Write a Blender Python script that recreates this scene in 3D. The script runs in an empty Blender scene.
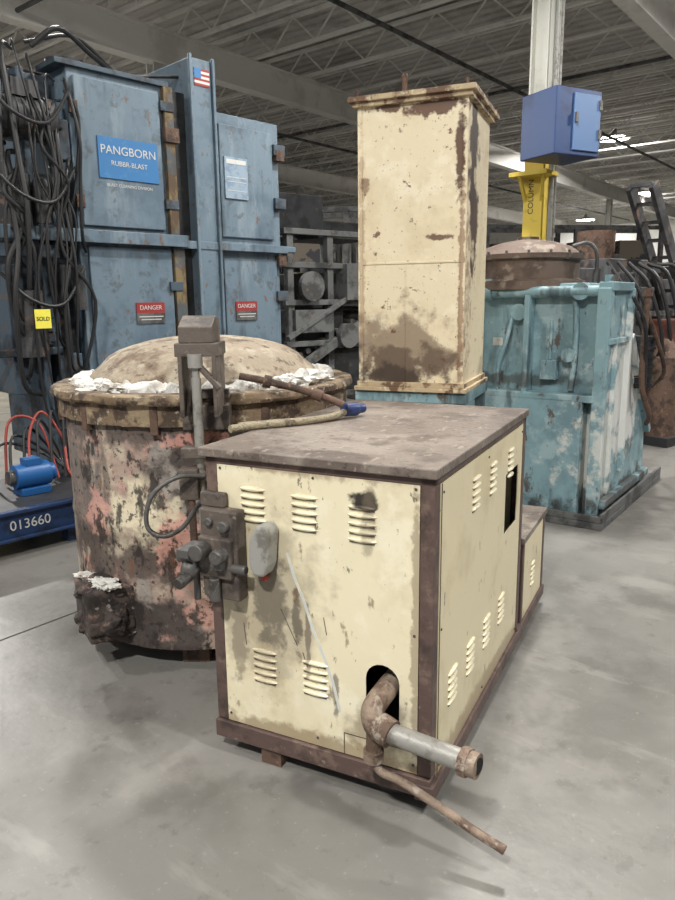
import bpy, bmesh, math, random
from math import sin, cos, pi, radians
from mathutils import Vector, Matrix, noise as mnoise
random.seed(7)
S = bpy.context.scene
try:
    S.view_settings.view_transform = 'Standard'
    S.view_settings.look = 'None'
except Exception: pass

def c(r, g, b, ds=.16):
    l = .3*r+.59*g+.11*b
    r, g, b = [v+(l-v)*ds for v in (r, g, b)]
    f = lambda v: ((v/255+0.055)/1.055)**2.4 if v/255 > .04045 else v/255/12.92
    return (f(r), f(g), f(b), 1)

# ---------------------------------------------------------------- materials
def mat(name, base, layers=(), rough=.6, metal=0.0, bump=0.0, bscale=20, spec=.4):
    m = bpy.data.materials.new(name); m.use_nodes = True
    N = m.node_tree.nodes; L = m.node_tree.links; N.clear()
    out = N.new('ShaderNodeOutputMaterial'); B = N.new('ShaderNodeBsdfPrincipled')
    L.new(B.outputs[0], out.inputs[0])
    B.inputs['Roughness'].default_value = rough; B.inputs['Metallic'].default_value = metal
    B.inputs['Specular IOR Level'].default_value = spec
    tc = N.new('ShaderNodeTexCoord')
    rgb = N.new('ShaderNodeRGB'); rgb.outputs[0].default_value = base; cur = rgb.outputs[0]
    k = 0; shared = {}
    def snoise(ns):
        ns = 8 if ns < 12 else 18
        if ns not in shared:
            nz = N.new('ShaderNodeTexNoise'); nz.inputs['Scale'].default_value = ns
            nz.inputs['Detail'].default_value = 4.5; nz.inputs['Roughness'].default_value = .6
            L.new(tc.outputs['Object'], nz.inputs['Vector']); shared[ns] = nz
        return shared[ns]
    for ly in layers:
        k += 1
        if ly[0] == 'n':
            _, col, sc, lo, hi, st = ly[:6]; fac = ly[6] if len(ly) > 6 else 1
            mp = N.new('ShaderNodeMapping'); mp.inputs['Scale'].default_value = st
            mp.inputs['Location'].default_value = (k*3.7, k*1.3, k*2.1)
            L.new(tc.outputs['Object'], mp.inputs[0])
            nz = N.new('ShaderNodeTexNoise'); nz.inputs['Scale'].default_value = sc
            nz.inputs['Detail'].default_value = 5; nz.inputs['Roughness'].default_value = .64
            L.new(mp.outputs[0], nz.inputs['Vector']); val = nz.outputs['Fac']
        else:
            _, col, ce, ra, amt = ly[:5]; fac = ly[5] if len(ly) > 5 else 1; lo, hi = 0, .45
            nz = snoise(ly[6] if len(ly) > 6 else 9)
            a = N.new('ShaderNodeVectorMath'); a.operation = 'SUBTRACT'; a.inputs[1].default_value = ce
            L.new(tc.outputs['Object'], a.inputs[0])
            d = N.new('ShaderNodeVectorMath'); d.operation = 'DIVIDE'; d.inputs[1].default_value = ra
            L.new(a.outputs[0], d.inputs[0])
            ln = N.new('ShaderNodeVectorMath'); ln.operation = 'LENGTH'; L.new(d.outputs[0], ln.inputs[0])
            s2 = N.new('ShaderNodeMath'); s2.operation = 'MULTIPLY_ADD'; s2.inputs[1].default_value = amt*3
            s2.inputs[2].default_value = -amt*1.5
            L.new(nz.outputs['Fac'], s2.inputs[0])
            s3 = N.new('ShaderNodeMath'); s3.operation = 'ADD'
            L.new(ln.outputs['Value'], s3.inputs[0]); L.new(s2.outputs[0], s3.inputs[1])
            s4 = N.new('ShaderNodeMath'); s4.operation = 'SUBTRACT'; s4.inputs[0].default_value = 1.0
            L.new(s3.outputs[0], s4.inputs[1]); val = s4.outputs[0]
        mr = N.new('ShaderNodeMapRange'); mr.interpolation_type = 'SMOOTHSTEP'
        mr.inputs['From Min'].default_value = lo; mr.inputs['From Max'].default_value = hi
        mr.inputs['To Max'].default_value = fac
        L.new(val, mr.inputs['Value'])
        mx = N.new('ShaderNodeMix'); mx.data_type = 'RGBA'
        L.new(mr.outputs[0], mx.inputs[0]); L.new(cur, mx.inputs[6]); mx.inputs[7].default_value = col
        cur = mx.outputs[2]
    L.new(cur, B.inputs['Base Color'])
    if bump:
        nz = N.new('ShaderNodeTexNoise'); nz.inputs['Scale'].default_value = bscale; nz.inputs['Detail'].default_value = 4
        L.new(tc.outputs['Object'], nz.inputs['Vector'])
        bp = N.new('ShaderNodeBump'); bp.inputs['Strength'].default_value = bump; bp.inputs['Distance'].default_value = .02
        L.new(nz.outputs['Fac'], bp.inputs['Height']); L.new(bp.outputs[0], B.inputs['Normal'])
    return m
def emis(name, col, st):
    m = bpy.data.materials.new(name); m.use_nodes = True
    B = m.node_tree.nodes['Principled BSDF']; B.inputs['Base Color'].default_value = col
    B.inputs['Emission Color'].default_value = col; B.inputs['Emission Strength'].default_value = st
    return m
U1 = (1, 1, 1); V = (1, 1, .22)
RUST = c(104, 64, 40); DRUST = c(66, 42, 30)

M_cream = mat('cream_enamel_front', c(226, 215, 180), [
    ('n', c(210, 195, 156), 3, .48, .7, U1, .8), ('n', c(236, 229, 202), 5, .5, .65, U1, .6),
    ('b', c(160, 146, 120), (-.60, 0, .62), (.26, 1, .38), .6, .6),
    ('b', c(104, 94, 80), (-.57, 0, .64), (.08, 1, .24), .6, .8, 16),
    ('b', c(84, 74, 64), (-.47, 0, .56), (.022, 1, .16), .9, .75, 16),
    ('b', c(96, 86, 74), (-.43, 0, .52), (.012, 1, .16), .9, .7, 16),
    ('b', c(96, 86, 74), (-.33, 0, .34), (.014, 1, .11), .9, .7, 16),
    ('b', c(116, 104, 88), (-.70, 0, .45), (.04, 1, .2), .9, .6, 16),
    ('b', c(44, 38, 36), (-.222, 0, 1.0), (.055, 1, .042), .6, .98, 22),
    ('b', c(120, 106, 86), (-.21, 0, .93), (.03, 1, .14), .5, .5, 18),
    ('b', c(110, 90, 66), (-.17, 0, .25), (.13, 1, .13), .6, .6),
    ('b', c(146, 124, 90), (-.4, 0, .13), (.5, 1, .06), .5, .75, 18),
    ('b', c(140, 118, 88), (-.4, 0, 1.10), (.5, 1, .05), .6, .6, 18),
    ('b', c(130, 108, 80), (-.055, 0, .6), (.02, 1, .6), .9, .6, 18),
    ('n', c(120, 90, 60), 16, .62, .7, (1, 1, .5), .7), ('n', c(66, 54, 46), 34, .645, .7, (1, 1, .5), .75)],
    rough=.42, bump=.08, bscale=14)
M_cream2 = mat('cream_enamel_side', c(222, 209, 170), [
    ('n', c(202, 186, 144), 4, .5, .7, U1, .7), ('n', c(125, 94, 62), 22, .64, .7, (1, 1, .4), .8),
    ('b', c(156, 134, 98), (0, .6, .12), (1, .9, .07), .4, .75, 14)], rough=.42, bump=.06, bscale=14)
M_frame = mat('brown_frame_paint', c(92, 72, 66), [('n', c(120, 98, 86), 12, .52, .66, U1, .8), ('n', c(58, 46, 42), 6, .52, .66, U1, .8),
    ('n', c(150, 136, 122), 40, .64, .7, U1, .6)], rough=.55, bump=.15, bscale=40)
M_top = mat('scuffed_top', c(114, 102, 93), [('n', c(144, 133, 122), 2.2, .45, .62, U1, .8), ('n', c(84, 71, 64), 4, .48, .6, U1, .8),
    ('n', c(164, 152, 138), 30, .58, .68, (1, .35, 1), .6), ('n', c(56, 46, 42), 45, .58, .68, U1, .7)], rough=.48, bump=.15, bscale=40)
M_dark = mat('dark_interior', c(22, 20, 19), rough=.9)
M_slit = mat('louvre_gap', c(92, 78, 56), rough=.9)
M_grey = mat('grey_cast_iron', c(92, 90, 88), [('n', c(58, 54, 50), 10, .5, .62, U1, .8), ('n', c(130, 126, 118), 30, .6, .68, U1, .6)], rough=.5, metal=.3, bump=.2, bscale=50)
M_lgrey = mat('light_grey_box_paint', c(146, 146, 140), [('n', c(100, 94, 86), 12, .5, .64, U1, .8)], rough=.45)
M_ctrl = mat('grimy_control_panel', c(92, 82, 74), [('n', c(60, 52, 48), 9, .48, .6, U1, .9), ('n', c(132, 120, 104), 30, .58, .68, U1, .7)], rough=.55, bump=.2, bscale=40)
M_galv = mat('galvanised_pipe', c(158, 156, 150), [('n', c(112, 104, 94), 9, .48, .62, U1, .8), ('n', RUST, 14, .6, .68, U1, .6)], rough=.42, metal=.4, bump=.15, bscale=40)
M_rustpipe = mat('rusty_pipe', c(140, 120, 102), [('n', c(92, 70, 56), 10, .45, .6, U1, .9), ('n', c(172, 160, 144), 20, .53, .66, U1, .8)], rough=.7, metal=.2, bump=.3, bscale=60)
M_hose = mat('braided_hose', c(146, 134, 108), [('n', c(88, 74, 58), 20, .5, .62, U1, .8)], rough=.75, bump=.5, bscale=120)
M_blueplug = mat('blue_plastic', c(40, 58, 112), [('n', c(20, 26, 50), 20, .5, .62, U1, .8)], rough=.4)
M_fbody = mat('burnt_furnace_shell', c(158, 134, 120), [
    ('n', c(180, 166, 142), 2.6, .48, .56, U1, .9), ('n', c(140, 134, 126), 5, .50, .60, (1, 1, .5), .85),
    ('n', c(98, 84, 78), 4.2, .49, .59, V, .85), ('n', c(196, 144, 128), 5, .55, .62, U1, .75),
    ('b', c(84, 74, 68), (.0, -.5, 1.12), (1.2, 1.4, .13), .8, .9, 6),
    ('b', c(62, 53, 49), (.12, -.66, .93), (.26, .5, .24), .8, .9, 7),
    ('b', c(100, 90, 84), (-.55, -.35, .8), (.22, .5, .50), .9, .7, 7),
    ('b', c(80, 68, 62), (-.15, -.6, .50), (.6, .5, .12), 1.0, .85, 6),
    ('b', c(56, 48, 45), (-.32, -.6, .18), (.48, .5, .20), .8, .92, 8),
    ('b', c(210, 198, 166), (-.20, -.65, .72), (.20, .5, .13), .9, .85, 7),
    ('b', c(208, 148, 130), (-.04, -.65, .58), (.11, .5, .17), .9, .8, 16),
    ('b', c(200, 144, 128), (-.42, -.5, .68), (.08, .5, .12), .9, .7, 16),
    ('b', c(204, 142, 126), (.05, -.65, 1.04), (.18, .5, .04), .9, .75, 16),
    ('b', c(200, 146, 130), (.08, -.65, .28), (.12, .5, .10), .9, .7, 16),
    ('n', c(46, 39, 36), 9, .55, .62, (1, 1, .5), .9), ('n', c(42, 36, 33), 34, .55, .64, U1, .85), ('n', c(116, 76, 54), 16, .61, .7, (1, 1, .4), .7)],
    rough=.75, bump=.45, bscale=22)
M_rim = mat('rusty_rim_plate', c(120, 99, 75), [('n', c(154, 135, 104), 6, .5, .62, U1, .8), ('n', c(66, 51, 42), 9, .48, .58, U1, .9), ('n', c(184, 171, 146), 26, .58, .67, U1, .7)], rough=.8, bump=.4, bscale=40)
M_lid = mat('scaled_furnace_lid', c(146, 131, 110), [('n', c(174, 163, 142), 4, .48, .6, U1, .8), ('n', c(104, 82, 64), 6, .5, .62, U1, .85), ('n', c(70, 58, 48), 20, .56, .66, U1, .8)], rough=.8, bump=.35, bscale=30)
M_refr = mat('white_refractory', c(206, 204, 198), [('n', c(160, 152, 140), 10, .5, .64, U1, .8), ('n', c(92, 80, 68), 16, .55, .66, U1, .85)], rough=.95, bump=.8, bscale=35)
M_slag = mat('slag_lump', c(76, 65, 60), [('n', c(38, 33, 31), 9, .46, .58, U1, .9), ('n', c(140, 108, 94), 12, .56, .64, U1, .7), ('n', c(176, 170, 162), 22, .62, .70, U1, .6)], rough=.85, bump=.3, bscale=30)
M_rust = mat('rusted_steel', c(98, 74, 60), [('n', c(62, 48, 42), 8, .48, .6, U1, .9), ('n', c(140, 110, 88), 22, .58, .68, U1, .7)], rough=.8, bump=.3, bscale=40)
M_stack = mat('cream_stack_paint', c(224, 208, 172), [
    ('n', c(208, 189, 150), 3, .48, .66, U1, .7), ('n', c(234, 224, 196), 6, .54, .66, U1, .6),
    ('b', c(128, 105, 84), (-.06, -.33, 1.32), (.40, .3, .26), .7, .8, 7),
    ('b', c(96, 77, 62), (-.08, -.33, 1.20), (.36, .3, .16), .9, .8, 9),
    ('b', c(66, 54, 46), (-.12, -.33, 1.15), (.30, .3, .08), .9, .85, 9),
    ('b', c(140, 98, 68), (.295, -.33, 1.75), (.022, .3, .75), .9, .7, 14),
    ('b', c(160, 128, 94), (-.295, -.33, 1.9), (.022, .3, .7), .9, .5, 14),
    ('b', c(90, 56, 38), (.275, -.33, 2.38), (.035, .3, .26), .7, .95, 14),
    ('b', c(64, 42, 34), (.31, -.14, 2.42), (.1, .16, .38), .9, .97, 7),
    ('b', c(68, 44, 34), (.31, -.10, 2.05), (.1, .13, .36), .9, .97, 7),
    ('b', c(98, 62, 44), (.12, -.33, 2.62), (.22, .3, .05), .9, .95, 12),
    ('b', c(98, 62, 44), (-.12, -.33, 2.64), (.10, .3, .03), .9, .9, 12),
    ('b', c(98, 62, 44), (.16, -.33, 1.94), (.1, .3, .02), .8, .9, 20),
    ('b', c(110, 74, 50), (-.27, -.33, 2.25), (.03, .3, .05), .8, .7, 14),
    ('n', c(104, 70, 50), 16, .63, .69, U1, .9), ('n', c(90, 70, 56), 45, .63, .69, U1, .8)], rough=.48, bump=.1, bscale=15)
M_stackcap = mat('stack_flange', c(184, 161, 124), [('n', c(98, 64, 46), 8, .48, .58, U1, .9), ('n', c(214, 200, 164), 16, .56, .66, U1, .8)], rough=.65, bump=.2, bscale=30)
M_blue = mat('faded_blue_machine', c(104, 121, 134, 0), [('n', c(82, 99, 114, 0), 2, .46, .64, U1, .8), ('n', c(134, 148, 157, 0), 3.5, .52, .68, V, .7),
    ('n', c(60, 68, 76, 0), 4, .55, .68, (1, 1, .15), .7), ('n', c(74, 78, 82, 0), 9, .55, .67, U1, .6), ('n', c(112, 84, 66), 14, .62, .68, (1, 1, .5), .9)], rough=.42, bump=.06, bscale=10)
M_dblue = mat('dirty_blue_machine', c(68, 82, 94, 0), [('n', c(38, 44, 50, 0), 4, .46, .6, U1, .9), ('n', c(96, 78, 64), 10, .56, .66, U1, .8)], rough=.6, bump=.1)
M_yrust = mat('rust_stained_jamb', c(124, 104, 70), [('n', c(80, 62, 46), 8, .44, .58, (1, 1, .4), .9), ('n', c(72, 82, 90, 0), 6, .50, .60, U1, .85)], rough=.75)
M_railblue = mat('blue_rail', c(30, 52, 88, 0), [('n', c(22, 32, 50), 8, .5, .62, U1, .8), ('n', c(120, 118, 112), 40, .64, .7, U1, .7)], rough=.5)
M_deck = mat('worn_steel_deck', c(66, 68, 72), [('n', c(42, 42, 44), 5, .48, .62, U1, .8)], rough=.5, metal=.4)
M_brightblue = mat('bright_blue_paint', c(22, 84, 150), rough=.4)
M_black = mat('black_rubber', c(36, 36, 38), rough=.5)
M_red = mat('red_rubber', c(150, 52, 42), rough=.5)
M_redp = mat('sign_red', c(158, 46, 46), rough=.5)
M_white = mat('sign_white', c(196, 196, 192), [('n', c(150, 150, 150), 20, .56, .7, U1, .6)], rough=.5)
M_signblue = mat('sign_blue', c(58, 114, 166, 0), [('n', c(84, 134, 176, 0), 10, .55, .7, U1, .6)], rough=.45)
M_yellow = mat('yellow_paint', c(222, 190, 60), [('n', c(170, 144, 50), 5, .55, .68, U1, .7)], rough=.5)
M_tag = mat('yellow_tag', c(236, 224, 60), rough=.5)
TL = [('n', c(104, 130, 139, 0), 2.5, .46, .62, U1, .8), ('n', c(158, 180, 185, 0), 5, .50, .62, U1, .75),
    ('n', c(66, 81, 87, 0), 4, .54, .66, V, .85), ('n', c(84, 71, 62), 9, .59, .66, (1, 1, .5), .9)]
M_teal = mat('teal_machine_paint', c(126, 156, 164, 0), TL, rough=.5, bump=.1)
M_teal2 = mat('teal_peeling_side', c(128, 158, 166, 0), TL+[
    ('b', c(212, 213, 209), (.62, .0, .85), (.46, .5, .66), .9, .92, 4), ('b', c(206, 208, 202), (.2, .0, .5), (.2, .5, .40), .9, .85, 6),
    ('b', c(206, 202, 192), (.0, 1.0, .42), (.5, .16, .10), .6, .85, 9), ('b', c(58, 53, 50), (.7, 0, .10), (.9, 2, .16), .8, .85, 7),
    ('b', c(74, 73, 68), (.0, .8, 1.0), (.5, .9, .06), .8, .7, 7)], rough=.5, bump=.1)
M_tank = mat('rusty_tank_dome', c(106, 88, 77), [('n', c(78, 62, 54), 4, .46, .6, U1, .9), ('n', c(146, 133, 118), 9, .56, .66, U1, .7)], rough=.7, bump=.15)
M_machgrey = mat('grey_machinery', c(96, 97, 97), [('n', c(54, 54, 54), 4, .46, .6, U1, .9), ('n', c(118, 101, 86), 12, .6, .68, U1, .7)], rough=.6)
M_machdark = mat('dark_machinery', c(44, 45, 48), [('n', c(25, 25, 27), 4, .46, .6, U1, .9), ('n', c(80, 70, 62), 12, .58, .68, U1, .7)], rough=.55)
M_machmid = mat('grimy_machinery', c(74, 74, 76), [('n', c(38, 38, 40), 3, .46, .6, U1, .9), ('n', c(112, 88, 72), 7, .56, .66, U1, .8)], rough=.55)
M_maroon = mat('maroon_paint', c(122, 66, 54), [('n', c(80, 52, 44), 5, .46, .6, U1, .9)], rough=.6)
M_concrete = mat('concrete_floor', c(119, 117, 112), [
    ('n', c(103, 100, 95), .9, .44, .6, U1, .85), ('n', c(134, 131, 126), 1.7, .5, .62, U1, .6),
    ('n', c(92, 88, 83), 2.6, .54, .68, U1, .5), ('n', c(142, 139, 133), 5, .56, .66, (1, .25, 1), .45),
    ('n', c(78, 74, 70), 11, .59, .69, U1, .35), ('n', c(76, 72, 69), 5, .64, .72, U1, .4), ('n', c(148, 146, 141), 40, .6, .7, U1, .4)],
    rough=.38, bump=.05, bscale=30)
M_joint = mat('floor_joint', c(70, 68, 64), rough=.9)
M_wall = mat('painted_block_wall', c(222, 222, 216), [('n', c(196, 194, 188), 2, .5, .65, U1, .6)], rough=.8)
M_roof = mat('roof_deck', c(212, 208, 204), [('n', c(170, 166, 162), .5, .48, .62, U1, .8)], rough=.8)
M_joist = mat('joist_grey', c(236, 234, 228), [('n', c(206, 202, 196), 2, .5, .65, U1, .7)], rough=.6)
M_girder = mat('girder_grey', c(236, 234, 228), [('n', c(206, 202, 196), 1, .5, .65, U1, .7)], rough=.6)
M_pillar = mat('pillar_white', c(190, 190, 180), [('n', c(150, 146, 136), 2, .5, .65, U1, .7)], rough=.55)
M_boxblue = mat('electrical_blue', c(46, 66, 106, 0), [('n', c(32, 46, 78), 4, .5, .65, U1, .6)], rough=.4)
M_cardboard = mat('storage_boxes', c(110, 100, 88), [('n', c(60, 60, 66), 1.2, .5, .52, U1, 1)], rough=.8)
M_lamp = emis('lamp_lens', (1, .98, .94, 1), 30)

# ---------------------------------------------------------------- geometry helpers
def grp(name, x, y, yaw=0, z=0):
    e = bpy.data.objects.new(name, None); e.location = (x, y, z); e.rotation_euler = (0, 0, radians(yaw))
    e.empty_display_size = .2; S.collection.objects.link(e); return e
class Part:
    def __init__(s, g, name, m, bevel=0, smooth=False, solid=0):
        s.g, s.name, s.m, s.bev, s.sm, s.solid = g, name, m, bevel, smooth, solid; s.b = bmesh.new()
    def box(s, x0, x1, y0, y1, z0, z1, rot=None):
        ce = Vector(((x0+x1)/2, (y0+y1)/2, (z0+z1)/2))
        M = Matrix.Translation(ce)
        if rot: M = M @ Matrix.Rotation(radians(rot[1]), 4, rot[0])
        M = M @ Matrix.Diagonal((abs(x1-x0), abs(y1-y0), abs(z1-z0), 1))
        bmesh.ops.create_cube(s.b, size=1, matrix=M); return s
    def beam(s, p0, p1, w, h=None):
        p0, p1 = Vector(p0), Vector(p1); d = p1-p0; h = h or w
        q = d.to_track_quat('X', 'Z').to_matrix().to_4x4()
        bmesh.ops.create_cube(s.b, size=1, matrix=Matrix.Translation((p0+p1)/2) @ q @ Matrix.Diagonal((d.length, w, h, 1))); return s
    def cyl(s, p0, p1, r, r2=None, n=24):
        p0, p1 = Vector(p0), Vector(p1); d = p1-p0
        q = d.to_track_quat('Z', 'Y').to_matrix().to_4x4()
        bmesh.ops.create_cone(s.b, cap_ends=True, segments=n, radius1=r, radius2=r if r2 is None else r2, depth=d.length,
                              matrix=Matrix.Translation((p0+p1)/2) @ q); return s
    def sph(s, p, r, sc=(1, 1, 1), n=16):
        bmesh.ops.create_uvsphere(s.b, u_segments=n, v_segments=n//2, radius=r, matrix=Matrix.Translation(p) @ Matrix.Diagonal((*sc, 1))); return s
    def lump(s, p, r, sc=(1, 1, 1), amt=.35, sub=2, fr=1.3):
        q = bmesh.ops.create_icosphere(s.b, subdivisions=sub, radius=r, matrix=Matrix.Translation(p) @ Matrix.Diagonal((*sc, 1)))
        pv = Vector(p)
        for v in q['verts']:
            d = v.co-pv
            v.co = pv + d*(1+amt*1.6*mnoise.noise((d/r)*fr+pv*7)+amt*.7*mnoise.noise((d/r)*fr*3+pv*5))
        return s
    def tube(s, pts, r, n=10, step=6, curve=True):
        P = [Vector(p) for p in pts]
        if curve and len(P) > 2:
            E = [P[0]*2-P[1]]+P+[P[-1]*2-P[-2]]; Q = []
            for i in range(1, len(E)-2):
                a, b_, d, e = E[i-1], E[i], E[i+1], E[i+2]
                for k in range(step):
                    t = k/step
                    Q.append(.5*((2*b_)+(d-a)*t+(2*a-5*b_+4*d-e)*t*t+(3*b_-a-3*d+e)*t**3))
            Q.append(P[-1]); P = Q
        rings = []; up = None
        for i, p in enumerate(P):
            t = (P[min(i+1, len(P)-1)]-P[max(i-1, 0)]).normalized()
            if up is None:
                up = t.orthogonal().normalized()
            up = (up-t*up.dot(t)).normalized(); sd = t.cross(up)
            rings.append([s.b.verts.new(p+(up*cos(2*pi*k/n)+sd*sin(2*pi*k/n))*r) for k in range(n)])
        for A, Bq in zip(rings, rings[1:]):
            for k in range(n):
                s.b.faces.new((A[k], A[(k+1) % n], Bq[(k+1) % n], Bq[k]))
        s.b.faces.new(rings[0][::-1]); s.b.faces.new(rings[-1]); return s
    def lathe(s, prof, ce=(0, 0, 0), n=64, jit=0, wav=0, wf=9):
        rings = []
        for r, z in prof:
            R_ = []
            for k in range(n):
                a = 2*pi*k/n; w = wav*mnoise.noise(Vector((cos(a)*wf, sin(a)*wf, z*30))); w2 = wav*mnoise.noise(Vector((cos(a)*wf+9, sin(a)*wf, z*30+r*20)))
                R_.append(s.b.verts.new((ce[0]+(r+w+random.uniform(-jit, jit))*cos(a), ce[1]+(r+w+random.uniform(-jit, jit))*sin(a), ce[2]+z+w2+random.uniform(-jit, jit))))
            rings.append(R_)
        for A, Bq in zip(rings, rings[1:]):
            for k in range(n):
                s.b.faces.new((A[k], A[(k+1) % n], Bq[(k+1) % n], Bq[k]))
        return s
    def prism(s, pts, axis, a0, a1):
        def mk(p, a):
            if axis == 'y': return (p[0], a, p[1])
            if axis == 'x': return (a, p[0], p[1])
            return (p[0], p[1], a)
        A = [s.b.verts.new(mk(p, a0)) for p in pts]; Bq = [s.b.verts.new(mk(p, a1)) for p in pts]; n = len(pts)
        s.b.faces.new(A); s.b.faces.new(Bq[::-1])
        for k in range(n): s.b.faces.new((A[k], Bq[k], Bq[(k+1) % n], A[(k+1) % n]))
        return s
    def holed(s, outer, holes, fn):
        ed = []
        for loop in [outer]+holes:
            vs = [s.b.verts.new(fn(*p)) for p in loop]
            for i in range(len(vs)): ed.append(s.b.edges.new((vs[i], vs[(i+1) % len(vs)])))
        bmesh.ops.triangle_fill(s.b, use_beauty=True, use_dissolve=False, edges=ed); return s
    def done(s):
        bmesh.ops.recalc_face_normals(s.b, faces=s.b.faces)
        me = bpy.data.meshes.new(s.name); s.b.to_mesh(me); s.b.free()
        me.materials.append(s.m)
        if s.sm:
            for p in me.polygons: p.use_smooth = True
            try: me.set_sharp_from_angle(angle=radians(38))
            except Exception: pass
        o = bpy.data.objects.new(s.name, me); S.collection.objects.link(o)
        if s.g: o.parent = s.g
        if s.solid:
            md = o.modifiers.new('solid', 'SOLIDIFY'); md.thickness = s.solid; md.offset = 0
        if s.bev:
            md = o.modifiers.new('bevel', 'BEVEL'); md.width = s.bev; md.segments = 2; md.limit_method = 'ANGLE'
        return o
def text(g, name, body, loc, size, m, rot=(90, 0, 0)):
    cu = bpy.data.curves.new(name, 'FONT'); cu.body = body; cu.size = size; cu.extrude = .001
    cu.align_x = 'CENTER'; cu.align_y = 'CENTER'; cu.materials.append(m)
    o = bpy.data.objects.new(name, cu); o.location = loc; o.rotation_euler = [radians(a) for a in rot]
    S.collection.objects.link(o); o.parent = g; return o

# ---------------------------------------------------------------- camera
p, r, f = .2072, -.0123, 712.4
F = Vector((0, cos(p), -sin(p))); Uv = Vector((0, sin(p), cos(p))); Rv = Vector((1, 0, 0))
R2 = Rv*cos(r)+Uv*sin(r); U2 = -Rv*sin(r)+Uv*cos(r)
cam = bpy.data.cameras.new('camera'); co = bpy.data.objects.new('camera', cam); S.collection.objects.link(co)
mw = Matrix((R2, U2, -F)).transposed().to_4x4(); mw.translation = (0, 0, 1.6); co.matrix_world = mw
cam.sensor_fit = 'HORIZONTAL'; cam.sensor_width = 36; cam.lens = f/675*36; cam.clip_end = 200
S.camera = co

# ---------------------------------------------------------------- building shell (axes e1, e2)
BY = 51.0
E0, E1, W0, W1 = -5.0, 46.0, -16.0, 30.0
HC = 6.9
def shell(name, m): return Part(None, name, m)
def place(o): o.rotation_euler = (0, 0, radians(BY)); return o
pt = shell('floor', M_concrete); pt.box(E0-14, E1, W0, W1, -.1, 0); place(pt.done())
pt = shell('trim_floor_joints', M_joint)
for e2 in (-4.6, 3.3, 10.5): pt.box(E0, E1, e2-.005, e2+.005, 0, .0015)
for e1 in (-1.2, 8.6, 20.6): pt.box(e1-.006, e1+.006, W0, W1, 0, .0015)
place(pt.done())
pt = shell('wall_far', M_wall); pt.box(E1, E1+.2, W0, W1, 0, HC); place(pt.done())
pt = shell('wall_left', M_wall); pt.box(E0, E1, W1, W1+.2, 0, HC); place(pt.done())
pt = shell('wall_right', M_wall); pt.box(E0+10, E1, W0-.2, W0, 0, HC); place(pt.done())
pt = shell('ceiling', M_roof)
n = int((E1-E0)/.30)
for i in range(n):
    x = E0+i*.30
    pt.box(x, x+.15, W0, W1, HC, HC+.05); pt.box(x+.15, x+.30, W0, W1, HC+.05, HC+.1)
place(pt.done())
pt = shell('trim_roof_joists', M_joist)
x = E0+.6
while x < E1:
    pt.box(x-.045, x+.045, W0, W1, HC-.07, HC-.01); pt.box(x-.045, x+.045, W0, W1, HC-.58, HC-.53)
    k = 0
    y, y1 = (-6, 22) if x < 26 else (-10, 24)
    while y < y1:
        z0, z1 = (HC-.55, HC-.04) if k % 2 == 0 else (HC-.04, HC-.55)
        pt.beam((x, y, z0), (x, y+.55, z1), .028); y += .55; k += 1
    x += 1.55
place(pt.done())
pt = shell('trim_roof_girders', M_girder)
for e2 in (-10.4, -3.2, 3.85, 11.1, 18.3, 25.4):
    pt.box(E0, E1, e2-.13, e2+.13, HC-.62, HC-.59); pt.box(E0, E1, e2-.13, e2+.13, HC-1.17, HC-1.14)
    pt.box(E0, E1, e2-.012, e2+.012, HC-1.15, HC-.6)
place(pt.done())
pt = shell('trim_sprinkler_pipes', M_machgrey)
for e2 in (1.2, 7.6, 14.4): pt.cyl((E0, e2, HC-.8), (E1, e2, HC-.8), .04, n=8)
for e1 in (6.2, 15.0): pt.cyl((e1, W0, HC-1.0), (e1, W1, HC-1.0), .035, n=8)
place(pt.done())
def bw(e1, e2):
    a = radians(BY); return (e1*cos(a)-e2*sin(a), e1*sin(a)+e2*cos(a))
def pillar(e1, e2):
    x, y = bw(e1, e2); g = grp('steel_pillar', x, y, BY)
    pt = Part(g, 'upper_shaft', M_pillar)
    pt.box(-.11, .11, -.11, -.09, 3.3, HC-1.17).box(-.11, .11, .09, .11, 3.3, HC-1.17).box(-.01, .01, -.10, .10, 3.3, HC-1.17).done()
    pt = Part(g, 'yellow_guard', M_yellow)
    pt.box(-.12, .12, -.12, .12, 0.02, 3.3).done()
    Part(g, 'base_plate', M_grey).box(-.22, .22, -.22, .22, 0, .02).done()
    return g
for e1 in (8.7, 20.6, 32.6):
    for e2 in (3.85, 11.1, 18.3):
        g = pillar(e1, e2)
        if e1 == 8.7 and e2 == 3.85:
            text(g, 'column_label', 'COLUMN', (-.122, 0.02, 2.80), .095, M_black, (90, -90, -90))
            Part(g, 'conduit', M_lgrey, smooth=True).cyl((-.05, -.20, .05), (-.05, -.20, HC-1.2), .03, n=10).cyl((.1, -.18, .05), (.1, -.18, HC-1.2), .02, n=10).done()
            pt = Part(g, 'heater_bracket', M_yellow, bevel=.004)
            pt.box(-.34, .0, -.26, .22, 3.02, 3.07).beam((-.30, .1, 3.03), (-.10, .1, 2.75), .04).beam((-.30, -.2, 3.03), (-.10, -.1, 2.75), .04).done()

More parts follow.
